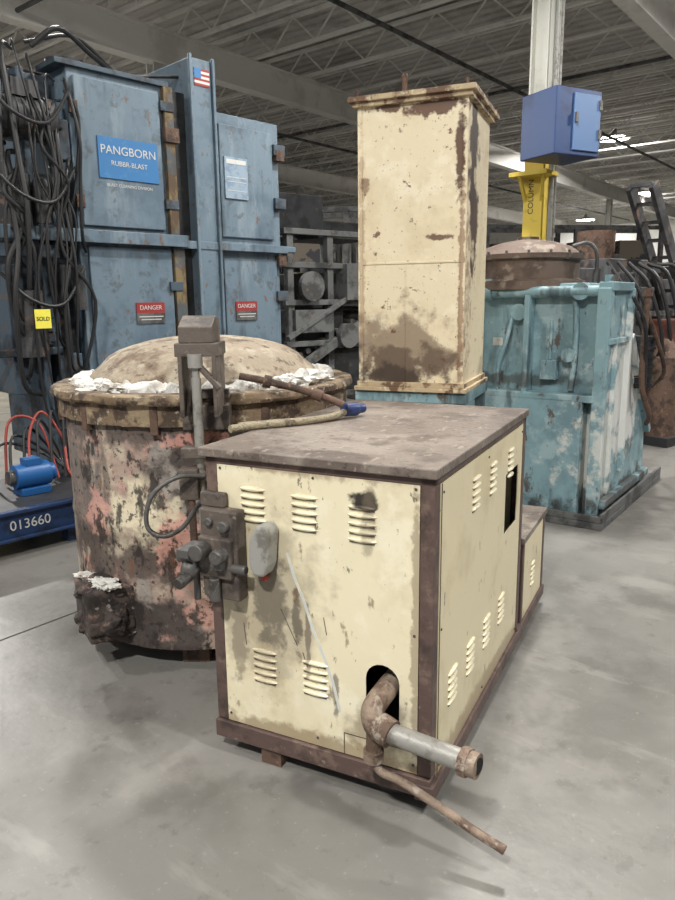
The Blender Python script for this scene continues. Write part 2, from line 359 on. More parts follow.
def lamp(x, y, z, P, rs=.27):
    g = grp('high_bay_lamp', x, y, 0)
    k = rs/.27
    pt = Part(g, 'housing', M_lgrey, smooth=True); pt.lathe([(.05, z+.30), (.08, z+.28), (.1, z+.16), (.30*k, z+.0), (.31*k, z-.02), (.29*k, z-.0), (.09, z+.15), (.0, z+.16)], n=28)
    pt.cyl((0, 0, z+.28), (0, 0, HC-.02), .012, n=6).done()
    Part(g, 'lens', M_lamp).cyl((0, 0, z-.015), (0, 0, z+.0), .27*k, n=28).done()
    l = bpy.data.lights.new('high_bay_light', 'AREA'); l.shape = 'DISK'; l.size = .55; l.energy = P; l.color = (1, .975, .93)
    o = bpy.data.objects.new('high_bay_light', l); o.location = (0, 0, z-.03); S.collection.objects.link(o); o.parent = g
for (x, y, z, P, rs) in [(8.75, 23.8, 6.45, 900, .46), (14.6, 36.0, 6.45, 1000, .6), (14.6, 43.3, 6.0, 700, .5),
                     (-1.6, -2.2, 6.1, 640, .27), (3.8, -.2, 6.1, 460, .27), (-6.0, 2.0, 6.1, 300, .27), (1.6, 5.8, 6.1, 360, .27), (-3.0, 8.4, 6.1, 300, .27), (8.5, 8.5, 6.1, 850, .27), (-8.0, 13.5, 6.1, 800, .27)]:
    lamp(x, y, z, P, rs)
W = bpy.data.worlds.new('world'); S.world = W; W.use_nodes = True
W.node_tree.nodes['Background'].inputs[0].default_value = (.97, .98, 1, 1); W.node_tree.nodes['Background'].inputs[1].default_value = .36

# ---------------------------------------------------------------- cream control cabinet
g = grp('furnace_burner_cabinet', .279, 1.969, -26.5)
Wd, Ld, H = .807, 1.225, 1.128
pt = Part(g, 'frame', M_frame, bevel=.003)
for x0 in (-Wd, -.045):
    for y0 in (0, Ld-.045): pt.box(x0, x0+.045, y0, y0+.045, .13, H-.03)
pt.box(-Wd-.006, .0, -.01, .05, .06, .125).box(-Wd-.006, .01, Ld-.05, Ld, .06, .125).box(-Wd-.006, -Wd+.05, .05, Ld-.05, .06, .125)
pt.box(-.05, .012, -.012, 1.80, .05, .105)
pt.box(-Wd, 0, 0, .03, H-.055, H-.03).box(-.03, 0, .03, Ld, H-.055, H-.03).box(-Wd, -Wd+.03, .03, Ld, H-.055, H-.03)
pt.box(-Wd, -.045, 1.76, 1.80, .06, .1)
pt.box(-.035, .004, 1.27, 1.30, .1, .5).box(-.035, .004, 1.755, 1.79, .1, .5)
pt.done()
Part(g, 'feet', M_rust).box(-Wd+.18, -Wd+.26, .0, .07, 0, .06).box(-.2, -.1, .3, .4, 0, .06).box(-Wd+.1, -Wd+.2, 1.1, 1.2, 0, .06).box(-.12, -.02, 1.6, 1.7, 0, .05).done()
Part(g, 'top_plate', M_top, bevel=.004).box(-Wd-.018, .010, -.018, Ld+.01, H-.03, H).done()
Part(g, 'rear_box_top', M_top, bevel=.003).box(-Wd, .012, Ld+.02, 1.80, .50, .53).done()
def stadium(cx, cz, w, h, n=10):
    rr = w/2; L = []
    for k in range(n+1): a = pi*k/n; L.append((cx+rr*cos(a), cz+h/2-rr+rr*sin(a)))
    for k in range(n+1): a = pi+pi*k/n; L.append((cx+rr*cos(a), cz-h/2+rr*.5+rr*.5*sin(a)))
    return L
pt = Part(g, 'front_panel', M_cream, solid=.004)
pt.holed([(-.768, .13), (-.047, .13), (-.047, 1.085), (-.768, 1.085)], [stadium(-.165, .360, .115, .24)], lambda a, b: (a, .004, b)); pt.done()
pt = Part(g, 'side_panel', M_cream2, solid=.004)
pt.holed([(.05, .105), (1.18, .105), (1.18, 1.07), (.05, 1.07)], [[(.88, .66), (1.10, .66), (1.10, .91), (.88, .91)]], lambda a, b: (-.003, a, b)); pt.done()
Part(g, 'rear_box_panels', M_cream2).box(-.012, 0, 1.30, 1.755, .105, .50).box(-Wd, -.02, 1.765, 1.775, .1, .5).box(-Wd, -Wd+.01, 1.3, 1.76, .1, .5).done()
Part(g, 'back_and_left_panels', M_cream2).box(-Wd+.004, -Wd+.012, .04, Ld-.04, .12, 1.08).box(-.76, -.045, Ld-.012, Ld-.004, .12, 1.08).done()
pt = Part(g, 'interior', M_dark); pt.box(-.7, -.1, .3, 1.1, .13, .2).cyl((-.165, .1, .2), (-.165, .6, .5), .05, n=12).box(-.3, -.1, .8, 1.1, .2, .95); pt.done()
pt = Part(g, 'panel_seams', M_slit); pt.box(-.001, .001, .06, .064, .105, 1.07).box(-.001, .0008, 1.170, 1.174, .105, 1.07)
pt.box(-.30, -.045, .0005, .0015, .205, .208).box(-.302, -.299, .0005, .0015, .13, .208)
pt.done()
pl = Part(g, 'louvres', M_cream, smooth=True); ps = Part(g, 'louvre_gaps', M_slit)
def louv_front(cx, zt, w=.10, k=5, pitch=.026):
    for i in range(k):
        z = zt-i*pitch
        pl.sph((cx, .001, z), 1, (w/2, .010, .0085), 12); ps.box(cx-w/2+.008, cx+w/2-.008, -.002, .002, z-.0095, z-.0075)
for cx, zt in ((-.625, 1.0), (-.433, .995), (-.232, .985)): louv_front(cx, zt)
for cx, zt in ((-.60, .43), (-.405, .43)): louv_front(cx, zt, k=5, pitch=.027)
def louv_side(cy, zt, k=5, pitch=.026, w=.1):
    for i in range(k):
        z = zt-i*pitch
        pl.sph((0, cy, z), 1, (.010, w/2, .0085), 12); ps.box(-.002, .002, cy-w/2+.008, cy+w/2-.008, z-.0095, z-.0075)
for cy in (.44, .67, .95): louv_side(cy, 1.0)
for cy in (.21, .42, .64, .87): louv_side(cy, .40)
louv_side(1.52, .32, w=.09)
pl.done(); ps.done()
pt = Part(g, 'screws', M_grey, smooth=True)
for x, z in ((-.75, 1.06), (-.06, 1.06), (-.75, .6), (-.06, .6), (-.75, .16), (-.06, .16), (-.4, 1.06), (-.4, .16)): pt.sph((x, .001, z), .005, (1, .6, 1), 8)
for y, z in ((.08, 1.04), (.6, 1.04), (.6, .13), (.08, .13), (1.15, 1.04), (.08, .6), (1.15, .13)): pt.sph((.0, y, z), .005, (.6, 1, 1), 8)
pt.done()
pt = Part(g, 'paint_streak', mat('pale_streak', c(198, 202, 200), [('n', c(220, 212, 180), 20, .5, .6, U1, .7)], rough=.5))
pl0 = [(-.50, .80), (-.475, .72), (-.44, .64), (-.41, .55), (-.37, .46), (-.34, .38), (-.315, .28)]
for a, b in zip(pl0, pl0[1:]): pt.beam((a[0], .0012, a[1]), (b[0], .0012, b[1]), .0012, .010)
pt.done()
pt = Part(g, 'scratches', M_ctrl)
for a, b in (((-.53, .60), (-.47, .48)), ((-.45, .46), (-.43, .40)), ((-.37, .60), (-.36, .54)), ((-.68, .52), (-.672, .44))):
    pt.beam((a[0], .0012, a[1]), (b[0], .0012, b[1]), .001, .0025)
pt.done()
pt = Part(g, 'control_panel', M_ctrl, bevel=.006)
pt.box(-.80, -.655, -.055, .0, .62, .93).box(-.80, -.67, -.075, -.05, .70, .84); pt.box(-.815, -.72, -.03, .0, .93, .98)
pt.done()
pt = Part(g, 'control_valves', M_grey, bevel=.003, smooth=True)
pt.cyl((-.77, -.05, .80), (-.77, -.13, .80), .028).cyl((-.70, -.05, .79), (-.70, -.12, .79), .024).cyl((-.84, -.06, .74), (-.62, -.06, .74), .016)
pt.box(-.86, -.80, -.09, -.02, .70, .80).sph((-.83, -.08, .72), .035).cyl((-.83, -.09, .70), (-.83, -.15, .69), .02)
pt.cyl((-.83, -.05, .60), (-.83, -.05, .72), .012).cyl((-.74, -.07, .62), (-.74, -.07, .70), .02).box(-.72, -.69, -.10, -.06, .74, .78)
pt.cyl((-.70, -.055, .88), (-.70, -.075, .88), .02).cyl((-.76, -.055, .89), (-.76, -.07, .89), .014)
pt.box(-.855, -.805, -.12, -.09, .77, .80).cyl((-.88, -.07, .76), (-.80, -.07, .76), .024)
pt.done()
pt = Part(g, 'disconnect_switch', M_lgrey, bevel=.010)
pt.prism([(-.60, .85), (-.575, .90), (-.54, .905), (-.525, .88), (-.535, .77), (-.55, .73), (-.585, .73), (-.605, .76)], 'y', -.07, 0); pt.done()
pt = Part(g, 'switch_lever', M_red); pt.box(-.585, -.57, -.03, -.005, .70, .725).done()
pt = Part(g, 'elbow_fitting', M_rustpipe, smooth=True)
pt.tube([(-.150, .22, .40), (-.155, .02, .395), (-.165, -.07, .37), (-.150, -.095, .335), (-.12, -.10, .325)], .036, n=20)
pt.cyl((-.155, -.088, .345), (-.155, -.09, .22), .024, n=18).cyl((-.135, -.093, .332), (-.09, -.103, .322), .044, n=20).cyl((-.155, -.09, .245), (-.155, -.09, .21), .032)
pt.done()
pt = Part(g, 'burner_outlet_pipe', M_galv, smooth=True); pt.cyl((-.10, -.101, .325), (.165, -.14, .325), .031, n=28).done()
pt = Part(g, 'outlet_flange', M_rustpipe, smooth=True)
pt.cyl((.135, -.136, .325), (.16, -.14, .325), .042, n=8).cyl((.16, -.14, .325), (.185, -.144, .325), .036, n=28).done()
Part(g, 'pipe_bore', M_dark).cyl((.1845, -.144, .325), (.1862, -.1445, .325), .025, n=24).done()
pt = Part(g, 'drain_rod', M_rustpipe, smooth=True)
pt.tube([(-.155, -.09, .22), (-.13, -.10, .185), (-.06, -.10, .170), (.05, -.112, .140), (.17, -.13, .108), (.268, -.142, .085)], .0135, n=12); pt.done()
gi = (Matrix.Translation((.279, 1.969, 0)) @ Matrix.Rotation(radians(-26.5), 4, 'Z')).inverted()
wl = lambda *a: gi @ Vector(a)
pt = Part(g, 'burner_hose', M_hose, smooth=True)
pt.tube([wl(-.39, 2.56, 1.145), wl(-.30, 2.64, 1.143), wl(-.15, 2.71, 1.143), wl(-.03, 2.80, 1.145), wl(.03, 2.86, 1.155)], .015)
pt.tube([wl(-.37, 2.63, 1.145), wl(-.25, 2.71, 1.142), wl(-.12, 2.76, 1.142), wl(-.01, 2.84, 1.145), wl(.04, 2.90, 1.16)], .012); pt.done()
pt = Part(g, 'blue_coupling', M_blueplug, bevel=.004, smooth=True)
pt.cyl(wl(.03, 2.86, 1.165), wl(.08, 2.91, 1.16), .028, n=12).cyl(wl(.07, 2.90, 1.163), wl(.11, 2.94, 1.16), .021, n=12).done()
pt = Part(g, 'gas_feed_pipe', M_rust, smooth=True)
pt.tube([(wl(-.40, 2.93, 1.30)), wl(-.28, 2.93, 1.275), wl(-.12, 2.91, 1.235), wl(-.02, 2.90, 1.20), wl(.03, 2.88, 1.18)], .015, n=12)
pt.cyl(wl(-.30, 2.93, 1.28), wl(-.27, 2.93, 1.272), .026).cyl(wl(-.1, 2.91, 1.228), wl(-.06, 2.905, 1.214), .024).done()

# ---------------------------------------------------------------- crucible furnace
g = grp('crucible_furnace', -.652, 3.57)
pt = Part(g, 'shell', M_fbody, smooth=True)
pt.lathe([(0, .09), (.645, .09), (.68, .10), (.68, .13), (.675, .14), (.675, .62), (.678, .63), (.678, .66), (.675, .67), (.675, 1.12), (.69, 1.13), (.69, 1.19), (.3, 1.19)], n=96, jit=.001, wav=.004, wf=2.5); pt.done()
Part(g, 'legs', M_rust).box(-.5, -.38, -.4, -.28, 0, .1).box(.38, .5, -.4, -.28, 0, .1).box(-.06, .06, .4, .52, 0, .1).box(-.06, .06, -.6, -.48, 0, .1).done()
pt = Part(g, 'rim_plate', M_rim, smooth=True); pt.lathe([(.3, 1.19), (.724, 1.19), (.730, 1.20), (.728, 1.222), (.721, 1.228), (.3, 1.228)], n=96, jit=.0015, wav=.006, wf=4); pt.done()
pt = Part(g, 'rim_skirt', M_rim, smooth=True); pt.lathe([(.69, 1.10), (.70, 1.10), (.702, 1.19), (.69, 1.19)], n=96, jit=.002, wav=.006); pt.done()
prof = [(.545, 1.235), (.55, 1.262), (.53, 1.285)]
for k in range(1, 9): a = k/8*pi/2; prof.append((.50*cos(a)+.0, 1.29+.150*sin(a)))
pt = Part(g, 'domed_lid', M_lid, smooth=True); pt.lathe(prof, n=72, jit=.001, wav=.006, wf=3)
pt.done()
pt = Part(g, 'refractory_wool', M_refr, smooth=True)
pt.lathe([(.54, 1.20), (.54, 1.25), (.57, 1.262), (.61, 1.255), (.63, 1.235), (.635, 1.20)], n=220, jit=.002, wav=.034, wf=13)
for k in range(46):
    a = 2*pi*random.random(); rr = .60+random.uniform(-.03, .03)
    pt.lump((rr*cos(a), rr*sin(a), 1.238), random.uniform(.014, .032), (1.6, 1.3, .6), amt=.8, fr=2)
for a, s_ in ((-28, .045), (-37, .05), (-45, .04), (-20, .035), (-57, .03)): pt.lump((.60*cos(radians(a)), .60*sin(radians(a)), 1.25), s_, (1.3, 1, .7), amt=.6, sub=3, fr=1.6)
pt.done()
pt = Part(g, 'slag_spout', M_slag, bevel=.012)
pt.box(-.505, -.275, -.69, -.44, .15, .385, rot=('Z', 32)); pt.box(-.49, -.29, -.71, -.50, .19, .25, rot=('Z', 32))
pt.done()
pt = Part(g, 'slag_crust', M_slag, smooth=True)
pt.lump((-.40, -.59, .355), .105, (1.2, .85, .5), amt=.25, sub=4, fr=1.5)
pt.lump((-.455, -.60, .22), .065, (1, .9, 1.1), amt=.25, sub=4, fr=1.6)
pt.lump((-.34, -.66, .24), .065, (1, .9, 1.1), amt=.25, sub=4, fr=1.6)
pt.done()
pt = Part(g, 'white_crust', M_refr, smooth=True)
for k in range(14):
    t = random.uniform(-.11, .11); u = random.uniform(-.07, .05)
    pt.lump((-.40+t*.85-u*.53, -.605+t*.53*-1+u*.85, .395+random.uniform(-.008, .012)), random.uniform(.015, .03), (1.5, 1.2, .35), amt=.6, sub=3, fr=2)
pt.done()
pt = Part(g, 'lid_lift_bracket', M_ctrl, bevel=.004)
pt.box(.058, .075, -.90, -.70, 1.17, 1.42).box(.186, .203, -.90, -.70, 1.17, 1.42).box(.048, .213, -.90, -.72, 1.40, 1.45)
pt.prism([(-.90, 1.45), (-.72, 1.45), (-.72, 1.53), (-.80, 1.55), (-.90, 1.51)], 'x', .066, .193)
pt.box(.038, .223, -.78, -.69, 1.10, 1.2).beam((.13, -.74, 1.49), (.04, -.40, 1.42), .05, .05)
pt.beam((.09, -.89, 1.42), (.213, -.90, 1.28), .03, .02).box(.05, .22, -.74, -.71, 1.22, 1.26)
pt.done()
pt = Part(g, 'lift_rod', M_galv, smooth=True); pt.cyl((.125, -.90, .55), (.125, -.90, 1.40), .014).cyl((.125, -.90, 1.0), (.125, -.90, 1.32), .018).cyl((.125, -.90, 1.36), (.125, -.90, 1.41), .028).done()
pt = Part(g, 'rod_clamps', M_ctrl, bevel=.003); pt.box(.06, .18, -.94, -.87, 1.02, 1.06).box(.07, .17, -.93, -.66, .93, .96).box(.08, .18, -.93, -.86, .62, .7).box(.05, .12, -.95, -.88, .86, .98).done()
pt = Part(g, 'feed_riser', M_rust, smooth=True); pt.cyl((.212, -.98, .10), (.212, -.98, .62), .016).cyl((.212, -.98, .40), (.212, -.98, .45), .026).cyl((.09, -.93, .6), (.09, -.93, .86), .014).done()
pt = Part(g, 'flexible_conduit', M_grey, smooth=True)
pt.tube([(.14, -.93, .95), (.06, -1.0, .965), (-.02, -1.03, .92), (-.055, -1.04, .85), (-.05, -1.05, .78), (.01, -1.06, .755), (.08, -1.06, .79), (.13, -1.07, .86), (.16, -1.08, .89), (.19, -1.09, .86)], .009, step=8); pt.done()
pt = Part(g, 'side_clips', M_rust, bevel=.003)
for a in (200, 232, 262, 300):
    ca = Matrix.Rotation(radians(a), 4, 'Z')
    M = ca @ Matrix.Translation((.69, 0, 1.125)) @ Matrix.Diagonal((.03, .035, .12, 1))
    bmesh.ops.create_cube(pt.b, size=1, matrix=M)
pt.done()

# ---------------------------------------------------------------- rectangular exhaust stack on stand
g = grp('exhaust_stack', .554, 4.52, -21.8)
hx, hy = .31, .33
pt = Part(g, 'duct_walls', M_stack, bevel=.004)
pt.box(-hx, hx, -hy, -hy+.01, 1.09, 2.68).box(-hx, hx, hy-.01, hy, 1.09, 2.68).box(-hx, -hx+.01, -hy+.01, hy-.01, 1.09, 2.68).box(hx-.01, hx, -hy+.01, hy-.01, 1.09, 2.68)
pt.box(-hx-.006, -hx+.02, -hy-.006, -hy+.01, 1.09, 2.68).box(hx-.02, hx+.006, -hy-.006, -hy+.01, 1.09, 2.68)
pt.box(-hx, hx, -hy-.005, -hy, 1.80, 1.812).box(-.03, -.026, -hy-.003, -hy, 1.1, 1.8).done()
pt = Part(g, 'top_flange', M_stackcap, bevel=.003)
for z, o in ((2.68, .05), (2.655, .03)):
    pt.box(-hx-o, hx+o, -hy-o, -hy, z, z+.028).box(-hx-o, hx+o, hy, hy+o, z, z+.028).box(-hx-o, -hx, -hy, hy, z, z+.028).box(hx, hx+o, -hy, hy, z, z+.028)
pt.done()
pt = Part(g, 'bottom_flange', M_stackcap, bevel=.003)
pt.box(-hx-.03, hx+.03, -hy-.03, hy+.03, 1.065, 1.09).box(-hx-.015, hx+.015, -hy-.015, -hy+.02, 1.09, 1.12).box(hx-.02, hx+.015, -hy, hy, 1.09, 1.12).done()
pt = Part(g, 'flange_bolts', M_rust, smooth=True)
for x, y in ((-.31, -.36), (.31, -.36), (.345, .0), (.345, .33), (-.33, .34)): pt.cyl((x, y, 2.70), (x, y, 2.74), .010, n=8)
pt.cyl((-.05, -.30, 2.68), (-.05, -.30, 2.80), .015, n=8).sph((-.05, -.30, 2.80), .02, n=8).done()
g = grp('steel_stand', .554, 4.52, -21.8)
pt = Part(g, 'stand_frame', M_teal, bevel=.004)
pt.box(-.34, .34, -.34, .36, 1.0, 1.064)
for x in (-.33, .27):
    for y in (-.33, .29): pt.box(x, x+.06, y, y+.06, 0, 1.0)
pt.box(-.3, .3, -.32, -.28, .3, .36).box(-.3, .3, .30, .34, .3, .36).done()

# ---------------------------------------------------------------- blue blast machine
g = grp('shot_blast_machine', -2.07, 6.0, 45.5)
pt = Part(g, 'main_cabinet', M_blue, bevel=.01)
pt.box(0, .90, 0, 1.3, 2.16, 3.42).box(0, .93, 0, 1.3, .0, 2.12).done()
pt = Part(g, 'door_panels', M_blue, bevel=.006); pt.box(.04, .80, -.035, 0, 2.22, 3.34).box(.06, .84, -.035, 0, .5, 2.06).done()
pt = Part(g, 'ledges', M_dblue, bevel=.004); pt.box(-.7, .95, -.10, .9, 2.11, 2.16).box(-.1, .9, -.04, .3, 3.40, 3.44).done()
pt = Part(g, 'upper_ledge_face', M_blue, bevel=.004); pt.box(-.7, .98, -.11, -.095, 2.08, 2.18).box(.92, 2.18, -.09, -.07, 2.07, 2.14).done()
pt = Part(g, 'rusty_jamb', M_yrust, bevel=.004); pt.box(.84, .93, -.05, -.001, 2.16, 3.40).box(.86, .97, -.05, -.001, .0, 2.08).done()
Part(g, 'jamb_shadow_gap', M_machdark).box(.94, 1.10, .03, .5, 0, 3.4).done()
pt = Part(g, 'tall_elevator_column', M_blue, bevel=.008); pt.box(1.10, 1.34, -.08, .6, 0, 3.68).box(1.08, 1.11, -.11, -.08, 0, 3.70).box(1.32, 1.35, -.11, -.08, 0, 3.70).done()
pt = Part(g, 'rear_cabinet', M_blue, bevel=.008); pt.box(1.36, 2.16, .0, 1.2, 2.14, 3.30).box(1.36, 2.14, .0, 1.2, 0, 2.08).box(1.42, 2.06, -.03, 0, 2.2, 3.2).box(1.42, 2.08, -.03, 0, .4, 2.0).box(1.36, 2.3, -.08, .3, 2.08, 2.14).done()
pt = Part(g, 'hinges', M_dblue, bevel=.004)
for z in (2.4, 3.2, 1.1, 1.7): pt.box(.80, .93, -.06, -.03, z, z+.08)
for z in (2.5, 3.0, 1.6): pt.box(2.06, 2.2, -.06, 0, z, z+.10)
pt.done()
pt = Part(g, 'latches', M_rust, bevel=.004)
for z in (2.95, ): pt.box(.82, .96, -.08, -.03, z, z+.12)
for z in (2.35, 3.05): pt.box(-.02, .05, -.06, -.03, z, z+.10)
pt.box(2.08, 2.18, -.07, 0, 2.95, 3.05).box(2.08, 2.18, -.07, 0, 1.95, 2.05); pt.done()
Part(g, 'maker_sign', M_signblue).box(.20, .75, -.045, -.036, 2.60, 2.92).done()
text(g, 'sign_line_1', 'PANGBORN', (.475, -.047, 2.82), .094, M_white); text(g, 'sign_line_2', 'RUBBR-BLAST', (.475, -.047, 2.72), .055, M_white)
text(g, 'sign_line_3', 'BLAST CLEANING DIVISION', (.475, -.0365, 2.55), .034, M_white)
for x0, x1, z0, z1, nm in ((.45, .73, 1.42, 1.60, 'danger_sign_near'), (1.53, 1.79, 1.42, 1.60, 'danger_sign_far')):
    Part(g, nm+'_red', M_redp).box(x0, x1, -.045, -.036, (z0+z1)/2, z1).done()
    Part(g, nm+'_white', M_machgrey).box(x0, x1, -.045, -.036, z0, (z0+z1)/2-.001).done()
    text(g, nm+'_word', 'DANGER', ((x0+x1)/2, -.047, z1-.045), .055, M_white)
    Part(g, nm+'_lines', M_white).box(x0+.02, x1-.02, -.047, -.045, z0+.055, z0+.063).box(x0+.04, x1-.04, -.047, -.045, z0+.03, z0+.038).done()
M_plate = mat('weathered_notice', c(138, 156, 172, 0), [('n', c(110, 130, 150, 0), 12, .48, .6, U1, .8)], rough=.5)
Part(g, 'notice_plate', M_plate).box(1.46, 1.73, -.045, -.031, 2.55, 2.92).done()
Part(g, 'notice_text', M_white).box(1.48, 1.71, -.047, -.045, 2.86, 2.90).box(1.48, 1.71, -.047, -.045, 2.74, 2.745).box(1.48, 1.71, -.047, -.045, 2.70, 2.705).box(1.48, 1.71, -.047, -.045, 2.62, 2.625).done()
pf = Part(g, 'flag_red', M_redp); pw = Part(g, 'flag_white', M_white)
for i in range(7): (pf if i % 2 == 0 else pw).box(1.14, 1.30, -.087, -.081, 3.46+i*.02, 3.48+i*.02)
pf.done(); pw.done(); Part(g, 'flag_canton', M_signblue).box(1.14, 1.21, -.089, -.087, 3.52, 3.60).done()
pt = Part(g, 'side_boxes', M_dblue, bevel=.01)
pt.box(-.35, -.0, .15, .9, .3, 2.08).box(-.30, -.02, .1, .5, 2.2, 2.6).box(-.62, -.36, .0, .4, .9, 1.9).box(-.45, -.05, .2, .8, 2.95, 3.35).box(-.8, -.4, .2, .7, 3.1, 3.6)
pt.box(-.16, -.02, -.02, .12, 2.7, 3.0).box(-.5, -.3, -.08, .1, 1.3, 1.5).box(-.28, -.08, -.05, .15, .9, 1.2).box(-.9, -.2, -.06, .0, 1.95, 2.05).box(-.9, -.2, -.06, 0, 1.2, 1.26).box(-.42, -.36, -.08, .1, 0, 3.3).done()
pt = Part(g, 'drive_motor', M_machmid, smooth=True)
pt.cyl((-.62, -.05, 2.95), (-.25, -.05, 2.95), .15, n=28).cyl((-.25, -.05, 2.95), (-.19, -.05, 2.95), .165).cyl((-.66, -.05, 2.95), (-.62, -.05, 2.95), .12).box(-.5, -.3, -.16, -.02, 3.08, 3.2)
for k in range(7): pt.cyl((-.57+k*.045, -.05, 2.95), (-.56+k*.045, -.05, 2.95), .157, n=28)
pt.cyl((-.5, .0, 2.16), (-.5, .0, 2.55), .14).cyl((-.2, -.12, 2.3), (-.2, -.12, 2.7), .05).cyl((-.5, -.1, 1.2), (-.5, -.1, 1.7), .12).cyl((-.2, -.05, .5), (-.2, -.05, 1.9), .04)
pt.cyl((-.32, -.1, 2.2), (-.32, -.1, 2.45), .07).cyl((-.08, -.1, 1.55), (-.08, -.1, 1.9), .05).sph((-.32, -.1, 2.47), .07)
pt.done()
pt = Part(g, 'cables', M_black, smooth=True)
for k in range(20):
    x = -.66+k*.03+random.uniform(-.03, .03); zt = random.uniform(2.6, 3.5); zb = random.uniform(.7, 2.2); dx = random.uniform(-.14, .14); sw = random.uniform(-.12, .12)
    pt.tube([(x+.12, .05, zt), (x+dx*.5, -.17, zt-.10), (x+dx+sw, -.21-random.random()*.06, zt*.6+zb*.4), (x+dx-sw, -.21-random.random()*.06, zt*.35+zb*.65), (x+dx, -.18, zb), (x+.15+sw, -.05, zb-.12)], random.choice((.008, .011, .014, .02)), n=8)
for z in (3.05, 2.5, 1.75): pt.tube([(-.75, -.2, z+.1), (-.55, -.28, z-.12), (-.3, -.27, z-.15), (-.08, -.2, z+.12)], .013, n=8)
pt.tube([(-.3, -.1, 3.45), (-.1, -.15, 3.60), (.2, -.06, 3.50), (.6, .2, 3.46), (.9, .3, 3.5)], .02, n=8)
pt.tube([(-.3, 0, 3.5), (.1, .0, 3.62), (.5, .1, 3.46), (.8, .2, 3.52), (1.1, .1, 3.55)], .014, n=8)
pt.tube([(-.05, -.06, 3.2), (.0, -.15, 3.0), (-.05, -.16, 2.6), (-.12, -.15, 2.3), (-.1, -.06, 2.2)], .014, n=8)
pt.done()
pt = Part(g, 'roof_motors', M_machdark, smooth=True); pt.cyl((.3, .6, 3.42), (.3, .6, 3.62), .16).box(.5, .85, .5, .9, 3.42, 3.56).cyl((1.5, .5, 3.3), (1.5, .5, 3.45), .14).done()
Part(g, 'yellow_tag', M_tag).box(-.56, -.44, -.33, -.325, 1.42, 1.56).done()
text(g, 'tag_mark', 'SOLD', (-.50, -.332, 1.49), .04, M_black)

g = grp('floor_scale_deck', -2.14, 4.32, 46)
pt = Part(g, 'deck', M_deck, bevel=.004); pt.box(-1.3, 1.25, .02, .95, .26, .30).done()
pt = Part(g, 'side_rail', M_railblue, bevel=.006); pt.box(-1.3, 1.25, 0, .03, .12, .31).box(-1.3, 1.25, -.03, 0, .285, .31).box(-1.3, 1.25, -.03, 0, .11, .13).done()
pt = Part(g, 'feet', M_railblue)
for x in (-1.2, -.35, .45, 1.1):
    for y in (.04, .8): pt.box(x, x+.1, y, y+.1, 0, .26)
pt.done()
text(g, 'deck_number', '013660', (.19, -.0025, .205), .09, M_white)
g = grp('hydraulic_pump', -2.15, 4.86, 46, .301)
pt = Part(g, 'motor_body', M_brightblue, smooth=True, bevel=.004); pt.cyl((-.12, .0, .13), (.12, .0, .13), .085).cyl((.12, 0, .13), (.16, 0, .13), .06).box(-.1, .1, -.08, .08, 0, .05).box(-.05, .06, -.05, .05, .2, .25).done()
pt = Part(g, 'shaft_hub', M_grey, smooth=True); pt.cyl((-.16, 0, .13), (-.12, 0, .13), .05).done()
g = grp('loose_hoses', -2.2, 5.1, 46, .301)
pt = Part(g, 'red_hose', M_red, smooth=True); pt.tube([(-.1, -.1, .02), (.0, .1, .35), (.15, .2, .5), (.25, .1, .3), (.2, -.1, .05), (.4, -.2, .02)], .010).tube([(-.2, .1, .02), (-.1, .2, .45), (.1, .15, .42), (.15, .0, .02)], .010).done()
pt = Part(g, 'black_hose', M_black, smooth=True)
for k in range(6): pt.tube([(-.3+.1*k, 0, .02), (-.2+.1*k, .15, .3+.05*k), (.1+.05*k, .2, .2), (.3, .0+.04*k, .02), (.5+.05*k, .1, .02)], .011)
pt.done()

# ---------------------------------------------------------------- grey conveyor machinery between
g = grp('parts_conveyor', -.35, 8.4, 39)
pt = Part(g, 'frame', M_machgrey, bevel=.004)
for x in (-.45, .1, .75):
    for y in (-.3, .6): pt.box(x, x+.08, y, y+.08, 0, 2.3)
for z in (.5, 1.1, 1.55, 1.95, 2.3): pt.box(-.5, .9, -.32, -.26, z, z+.06).box(-.5, .9, .62, .68, z, z+.06)
pt.beam((-.5, -.35, .8), (.9, -.35, 1.5), .06, .1).beam((-.5, -.35, 1.2), (.9, -.35, 1.9), .05, .05).box(.3, .75, -.4, .5, 1.6, 2.0).box(-.4, .1, -.36, .3, 1.25, 1.5)
pt.cyl((-.2, -.36, 1.75), (-.2, -.42, 1.75), .16).cyl((.3, -.36, 1.2), (.3, -.44, 1.2), .14)
pt.done()
pt = Part(g, 'belt_and_hoppers', M_machdark, bevel=.01); pt.box(-.6, 1.1, -.2, .6, .55, 1.05).box(-.9, .2, -.1, .5, 2.36, 2.75).box(.2, 1.0, 0, .6, 2.3, 2.5).box(-.2, .4, -.2, .6, 1.1, 1.9).done()
pt = Part(g, 'rollers', M_grey, smooth=True)
for k in range(12): pt.cyl((-.4+k*.11, -.28, .95+k*.05), (-.4+k*.11, .5, .95+k*.05), .035, n=12)
pt.done()

